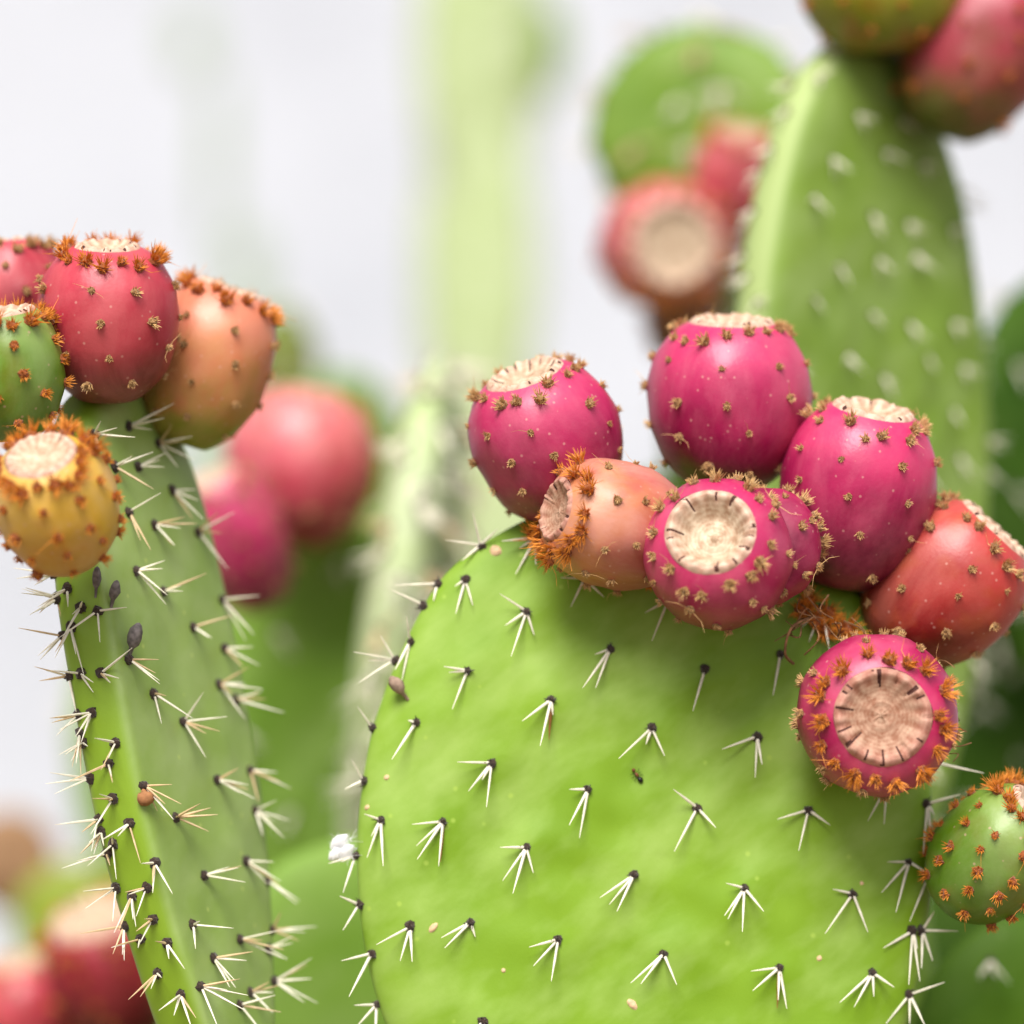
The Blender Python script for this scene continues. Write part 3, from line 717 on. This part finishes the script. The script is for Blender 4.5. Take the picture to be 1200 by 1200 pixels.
# ------------------------------------------------------------------ cactus with the pad turned edge-on
left = plant('prickly_pear_cactus', Vector((-.16, .12, 0)), 'prickly pear cactus with a grey-green pad turned edge-on and five mixed-colour fruits', None)
LY = .028
lc = P(203, 897, LY); kl = SC(LY)
la = R(25)
lu = Vector((math.sin(la), math.cos(la), 0)); lv = Vector((-.22, 0.0, .975))
LEFT_CL = [(95,789),(136,870),(133,936),(181,1011),(225,1084),(234,1156),(95,859),(93,897),(133,989),(179,1077),(119,789),(150,773),(179,813),(214,846),(256,802),(168,921),(205,958),(254,914),(292,903),
           (238,1026),(287,1009),(313,1033),(280,1101),(313,1112),(249,1123),(293,1163),(280,1178),(133,547),(161,547),(201,575),(231,623),(159,669),(191,693),(225,735),(259,703),(67,699),(95,712),(115,716),(64,753),
           (60,720),(75,800),(82,840),(120,975),(155,1050),(165,1100),(185,1140),(110,510),(150,500),(185,520),(80,690),(298,950),(275,820),(318,1090),(320,1150),(262,760),(150,600),(180,615),
           (64,672),(68,702),(74,745),(82,792),(92,838),(98,870),(106,912),(116,960),(126,1000),(137,1040),(147,1085),(158,1132),(170,1172),(84,735),(108,835),(128,895),(152,965),(172,1040),(196,1105),(212,1165)]
w2 = 0.045
lpad = make_pad(left, lc, lu, lv, obovate(w2, 455 * kl, .62, wob=.006, rng=random.Random(2), sq=.66), .022, G_LEFT, n=36, seg=128, rows=34, wave=.0018, label='grey-green pad seen nearly edge-on, bristling with pale spines')
rg3 = random.Random(4)
for x, y in LEFT_CL:
    h, nn = hit(lpad, x, y)
    v, f, mi = [], [], []
    dome(v, f, mi, Vector((0, 0, 0)), nn, .0022, .002, 0, rng=rg3)
    for q in range(rg3.choice((3, 3, 4, 5))):
        d = (nn * rg3.uniform(.5, 1.1) + Vector((rg3.uniform(-.5, .7), rg3.uniform(-.5, .3), rg3.uniform(-1.0, .35)))).normalized()
        cone(v, f, mi, nn * .0006, d * rg3.uniform(.009, .019), .00046 * rg3.uniform(.8, 1.15), .00008, 1 if rg3.random() < .72 else 2, 5)
    o = bpy.data.objects.new('spine_cluster', mesh('spine_cluster', v, f, [AREOLE, SPINE, SPINE_T], mi, False)); link(o, lpad.o); o.location = h - lpad.c
DRY = plain('dry_grey_husk', (.16, .14, .14), .95, var=.4, scale=500)
def dry_bud(p, x0, y0, x1, y1, r, mat=DRY):
    h, nn = hit(p, x0, y0)
    tip = P(x1, y1, h.y - .004) - h
    v, f = [], []; seg = 8; ax = tip.normalized(); a = ax.orthogonal().normalized(); b_ = ax.cross(a)
    pr = ((0, .25), (.3, .35), (.42, .8), (.6, 1), (.8, .85), (.95, .45), (1, .12))
    for t, rr in pr:
        for i in range(seg):
            q = 2 * math.pi * i / seg; v.append(tip * t + (a * math.cos(q) + b_ * math.sin(q)) * r * rr * rg3.uniform(.85, 1.15))
    for j in range(len(pr) - 1):
        for i in range(seg): f.append((j * seg + i, j * seg + (i + 1) % seg, (j + 1) * seg + (i + 1) % seg, (j + 1) * seg + i))
    f.append(tuple((len(pr) - 1) * seg + i for i in range(seg)))
    o = bpy.data.objects.new('dried_bud', mesh('dried_bud', v, f, mat)); link(o, p.o); o.location = h - p.c
dry_bud(lpad, 150, 772, 163, 730, .0026); dry_bud(lpad, 130, 712, 137, 680, .0020); dry_bud(lpad, 112, 700, 114, 664, .0018)
dry_bud(lpad, 168, 925, 172, 942, .0034, plain('dry_brown_husk', (.35, .16, .07), .9, scale=500))
dry_bud(mpad, 478, 820, 457, 793, .0024, plain('dry_taupe_husk', (.30, .21, .16), .9, scale=500))

fruit(left, 126, 373, .010, (.03, .25, 1), 82, 182, CRIMSON, 21, 'crimson fruit with a cream crown ringed by golden bristles, upright on top', rim='orange', rn=.46, spin=.4, wob=.03)
fruit(left, 243, 424, .050, (.34, .05, .92), 76, 190, SALMON, 22, 'salmon fruit fading to olive at its base, leaning outwards', rim='orange', rn=.55, spin=.9)
fruit(left, 66, 592, -.045, (-.16, .62, .78), 71, 160, AMBER, 23, 'amber yellow fruit with orange bristles on the near rim of the pad', tufts='rust', rim='orange', rn=.58, scar=SCAR, spin=.2, perrow=10, cracks=5, dish=.1)
fruit(left, 8, 436, -.012, (-.12, .2, 1), 66, 150, GREEN, 24, 'unripe green fruit with rust tufts beside a crimson one', tufts='rust', rim='orange', rn=.66, spin=.1)
fruit(left, 18, 355, .055, (-.12, .0, 1), 64, 150, CRIMSON, 25, 'pinkish red fruit half hidden behind its neighbours', rim='gold', rn=.6, spin=.7)
lower_pads(left, P(300, 1345, .04), G_LEFT, random.Random(22), yaw=1.2)

# ------------------------------------------------------------------ out-of-focus cacti behind
def bpad(pl, cx, cy, Y, hwp, hlp, yaw, lean, mat, thick=.024, n=4, narrow=.6, spines=True, meshes=CL, step=.028, seed=0, label=None, back_tilt=0, scale=1.0, rim=True, rimstep=.022, seg=72, rows=16, sq=1.0):
    """hwp = real half width in photo pixels at that depth (before turning), yaw turns it about the vertical"""
    k = SC(Y); rng = random.Random(seed + int(cx))
    y = R(yaw)
    u = Vector((math.cos(y), math.sin(y), 0)); v = Vector((math.sin(R(lean)), math.sin(R(back_tilt)), math.cos(R(lean))))
    p = make_pad(pl, P(cx, cy, Y), u, v, obovate(hwp * k, hlp * k, narrow, .015, rng, sq), thick, mat, n=n, seg=seg, rows=rows, wave=.003, label=label, seed=seed)
    if spines: grid_areoles(p, step=step, meshes=meshes, rng=rng, rimstep=rimstep, scale=scale, rim=rim, front=True)
    return p

# right, just behind
rb = plant('prickly_pear_cactus', Vector((.11, .30, 0)), 'prickly pear cactus whose tall tapering pad carries an olive and a red fruit', None)
bpad(rb, 1012, 545, .22, 206, 505, 42, -1, G_RIGHT, thick=.023, n=24, narrow=.9, step=.026, rimstep=.013, seed=1, label='tall spiny mid-green pad with rim light painted on its edge', scale=.72, seg=104, rows=30, sq=.96)
fruit(rb, 1035, -18, .20, (-.05, .1, 1), 96, 150, OLIVE, 31, 'olive green fruit blotched with red', tufts='rust', rim='orange', spin=.4)
fruit(rb, 1146, 56, .21, (.40, .0, .88), 86, 205, REDGREEN, 32, 'large red fruit, green at its base', tufts='rust', rim='orange', spin=.8)
lower_pads(rb, P(985, 1030, .22), G_BACK, random.Random(23), width=.36)

# centre, farther back
cb = plant('prickly_pear_cactus', Vector((.10, .60, 0)), 'blurred prickly pear cactus with one rounded pad, a pink fruit and rusty fruits before it', None)
bpad(cb, 822, 165, .50, 134, 138, -12, 4, G_BACK, meshes=CL_TAN, step=.03, rimstep=.012, seed=2, label='rounded blurred green pad')
bpad(cb, 830, 470, .56, 95, 200, 60, 4, G_BACK, step=.035, seed=6)
fruit(cb, 776, 288, .46, (.14, .9, -.05), 76, 150, PINK, 33, 'pink fruit with its round cream scar turned to the front', tufts='rust', rim='orange', spin=.4, rn=.68, dish=.07)
fruit(cb, 862, 212, .47, (.1, .3, .9), 50, 125, PINK, 34, 'slim pale pink fruit half hidden behind a spiny pad', tufts='rust', rim='orange')
fruit(cb, 800, 370, .48, (.1, .4, .6), 44, 100, fruit_mat('russet_skin', (.14, .05, .02), (.24, .08, .03), (.3, .1, .04), (.35, .2, .12), .05), 35, 'small russet brown fruit', tufts='rust', rim='orange')
lower_pads(cb, P(830, 650, .56), G_BACK, random.Random(24))

# between the two sharp cacti
mb = plant('prickly_pear_cactus', Vector((-.08, .52, 0)), 'blurred prickly pear cactus with two big pink fruits on a cool green pad', None)
bpad(mb, 392, 850, .46, 165, 258, 10, 6, G_BLUE, step=.05, seed=3, label='cool green pad under two pink fruits')
fruit(mb, 352, 545, .40, (.12, -.12, 1), 90, 178, PINK, 36, 'big soft pink fruit', rn=.5, wob=.03)
fruit(mb, 276, 632, .34, (-.42, .25, .86), 58, 165, MAGENTA, 37, 'dark crimson fruit with a pale crown', rn=.66)
lower_pads(mb, P(400, 1095, .46), G_BLUE, random.Random(25))

# pale edge-on column right behind the broad pad
pb = plant('prickly_pear_cactus', Vector((-.03, .42, 0)), 'blurred prickly pear cactus with a pale spiny pad turned edge-on', None)
bpad(pb, 470, 760, .38, 230, 345, 88, 8, G_PALE, thick=.034, n=5, meshes=CL_TAN, step=.026, seed=4, label='pale edge-on pad bristling with spines', rimstep=.011, scale=1.1)
lower_pads(pb, P(420, 1110, .3), G_BLUE, random.Random(26))

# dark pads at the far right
db = plant('prickly_pear_cactus', Vector((.33, .55, 0)), 'prickly pear cactus of overlapping pads with shade painted into their dark green', None)
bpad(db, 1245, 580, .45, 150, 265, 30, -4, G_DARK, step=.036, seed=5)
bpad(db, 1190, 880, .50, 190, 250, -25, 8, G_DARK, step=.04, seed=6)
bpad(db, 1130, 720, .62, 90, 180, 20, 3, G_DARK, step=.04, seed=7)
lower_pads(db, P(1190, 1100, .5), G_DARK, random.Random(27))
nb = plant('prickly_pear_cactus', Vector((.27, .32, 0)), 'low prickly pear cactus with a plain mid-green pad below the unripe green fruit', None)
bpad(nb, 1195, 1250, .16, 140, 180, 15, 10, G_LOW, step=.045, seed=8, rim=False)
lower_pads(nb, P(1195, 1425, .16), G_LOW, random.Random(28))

# low red fruits at the far left
rl = plant('prickly_pear_cactus', Vector((-.24, .50, 0)), 'blurred low prickly pear cactus with dark red fruits', None)
bpad(rl, 120, 1400, .42, 150, 215, 15, 0, G_BACK, step=.04, seed=9)
fruit(rl, 135, 1140, .38, (-.25, .35, .85), 80, 165, DEEP, 38, 'dark red fruit with a pale peach crown', rn=.68, tufts='rust', rim='orange')
fruit(rl, 30, 1190, .40, (-.1, .2, .95), 66, 140, CRIMSON, 39, 'pinkish red fruit', rn=.5)
bpad(mb, 335, 1130, .48, 80, 110, 40, 10, G_DARK, step=.04, seed=10)
lower_pads(rl, P(120, 1600, .42), G_BACK, random.Random(29))

# farther plants
fl = plant('prickly_pear_cactus', Vector((-.28, 1.1, 0)), 'blurred mid-distance prickly pear cactus with olive and green pads', None)
bpad(fl, 400, 560, .95, 85, 125, 25, 12, G_BACK, step=.06, seed=11)
bpad(fl, 335, 430, 1.0, 42, 70, 30, -8, pad_mat('skin_olive', (.11, .15, .015), (.16, .19, .02), (.2, .2, .1)), step=.06, seed=12)
bpad(fl, 85, 1090, .9, 70, 80, 10, -10, pad_mat('skin_yellow_green', (.18, .24, .015), (.24, .3, .02), (.3, .3, .1)), step=.06, seed=13)
bpad(fl, 250, 900, 1.0, 170, 300, 15, 10, G_BLUE, step=.06, seed=14)
bpad(fl, 10, 1010, .93, 58, 62, 20, 0, BROWN, spines=False, seed=15, label='dried brown pad')
lower_pads(fl, P(250, 1180, 1.0), G_BACK, random.Random(30))

col = plant('prickly_pear_cactus', Vector((-.05, 2.3, 0)), 'tall prickly pear stem of stacked green pads, bright light painted in, in front of the white wall', None)
for cx, cy, hl, s in ((585, 600, 190, 1), (560, 330, 230, 2), (562, 60, 230, 3), (560, -200, 200, 4)):
    bpad(col, cx, cy, 2.2, 72, hl, 10 if s % 2 else -15, (s - 2) * 3, G_PALE, thick=.05, n=3, step=.08, seed=16 + s, narrow=.95)
bpad(col, 640, 60, 2.1, 22, 60, 10, 20, G_BACK, step=.08, seed=27)
lower_pads(col, P(585, 765, 2.2), G_PALE, random.Random(31))

wp = plant('prickly_pear_cactus', Vector((-.70, 4.2, 0)), 'distant greyish green prickly pear cactus close to the white wall', None)
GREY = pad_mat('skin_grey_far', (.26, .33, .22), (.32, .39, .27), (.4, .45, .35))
bpad(wp, 285, 310, 4.2, 26, 40, 10, 20, GREY, spines=False, seed=31)
bpad(wp, 225, 50, 4.2, 22, 38, 10, 0, GREY, spines=False, seed=32)
bpad(wp, 255, 190, 4.2, 12, 110, 10, 16, GREY, spines=False, seed=33)
bpad(wp, 300, 420, 4.2, 30, 80, 10, -5, GREY, spines=False, seed=34)
lower_pads(wp, P(300, 490, 4.2), GREY, random.Random(32))

# ------------------------------------------------------------------ small things on the pads
def ant():
    h, nn = hit(mpad, 746, 908)
    v, f, mi = [], [], []
    d = (P(752, 916, h.y) - P(740, 899, h.y)).normalized()
    blk = plain('ant_black', (.012, .010, .010), .35, var=.2); red = plain('ant_rust', (.16, .05, .02), .5)
    e = bpy.data.objects.new('ant', None); C.objects.link(e); e.location = h
    tag(e, 'tiny black ant walking on the broad bright green pad', 'ant')
    a = nn; b_ = d.cross(nn)
    def blob(name, off, l, r, mat):
        v, f = [], []; seg = 8; rows = 6
        for j in range(rows + 1):
            t = j / rows; rr = r * math.sin(math.pi * (t * .96 + .02)) ** .8
            for i in range(seg):
                q = 2 * math.pi * i / seg; v.append(d * (off + (t - .5) * l) + nn * .0009 + (a * math.cos(q) + b_ * math.sin(q)) * rr)
        for j in range(rows):
            for i in range(seg): f.append((j * seg + i, j * seg + (i + 1) % seg, (j + 1) * seg + (i + 1) % seg, (j + 1) * seg + i))
        link(bpy.data.objects.new(name, mesh(name, v, f, mat)), e)
    blob('abdomen', .0022, .0026, .0010, blk); blob('thorax', 0, .002, .0006, red); blob('head', -.0019, .0016, .0007, red)
    for s in (-1, 1):
        for q in (-.5, 0, .5):
            v, f, mi = [], [], []
            kn = b_ * s * .0013 + d * q * .002 + nn * .0016
            cone(v, f, mi, d * q * .001 + nn * .0009, kn, .00012, .0001, 0, 3); cone(v, f, mi, kn, b_ * s * .002 + d * q * .003 + nn * .0001, .0001, .00005, 0, 3)
            link(bpy.data.objects.new('leg', mesh('leg', v, f, blk, None, False)), e)
ant()
def fluff():
    h, nn = hit(mpad, 416, 995)
    white = plain('white_down', (.85, .85, .87), .95, sheen=.5, var=.06)
    v, f, mi = [], [], []
    rng = random.Random(9)
    c0 = P(401, 993, h.y - .003) - h
    for cx_, cz_, l in ((-.001, .002, .0052), (.0015, -.0015, .0046), (-.0022, -.0025, .0042)):
        ax = Vector((.75, -.1, .6)).normalized(); sd = Vector((-.5, -.5, .6)).normalized(); up = ax.cross(sd).normalized(); s0 = len(v); seg = 12; rw = 9
        for j in range(rw + 1):
            t = j / rw; r = .0024 * math.sin(math.pi * (t * .94 + .03)) ** .7
            for i in range(seg):
                q = 2 * math.pi * i / seg
                v.append(c0 + Vector((cx_, 0, cz_)) + ax * (t - .5) * l * 1.5 + (sd * math.cos(q) + up * math.sin(q) * .6) * r * (1 + .25 * noise.noise(Vector((q, t * 5, l * 900)))))
        for j in range(rw):
            for i in range(seg): f.append((s0 + j * seg + i, s0 + j * seg + (i + 1) % seg, s0 + (j + 1) * seg + (i + 1) % seg, s0 + (j + 1) * seg + i)); mi.append(0)
    for q in range(160):
        d = Vector((rng.uniform(-1, 1), rng.uniform(-1, 1), rng.uniform(-1, 1))).normalized(); o_ = Vector((rng.uniform(-.003, .003), 0, rng.uniform(-.003, .003)))
        cone(v, f, mi, c0 + o_, c0 + o_ + d * rng.uniform(.0025, .0055), .00009, .00003, 0, 3)
    cone(v, f, mi, c0, Vector((0, 0, 0)), .0007, .0005, 0, 4)
    o = bpy.data.objects.new('seed_fluff', mesh('seed_fluff', v, f, white, None)); link(o); o.location = h
    tag(o, 'tuft of white downy fluff caught on spines at the rim of the broad pad', 'fluff')
fluff()
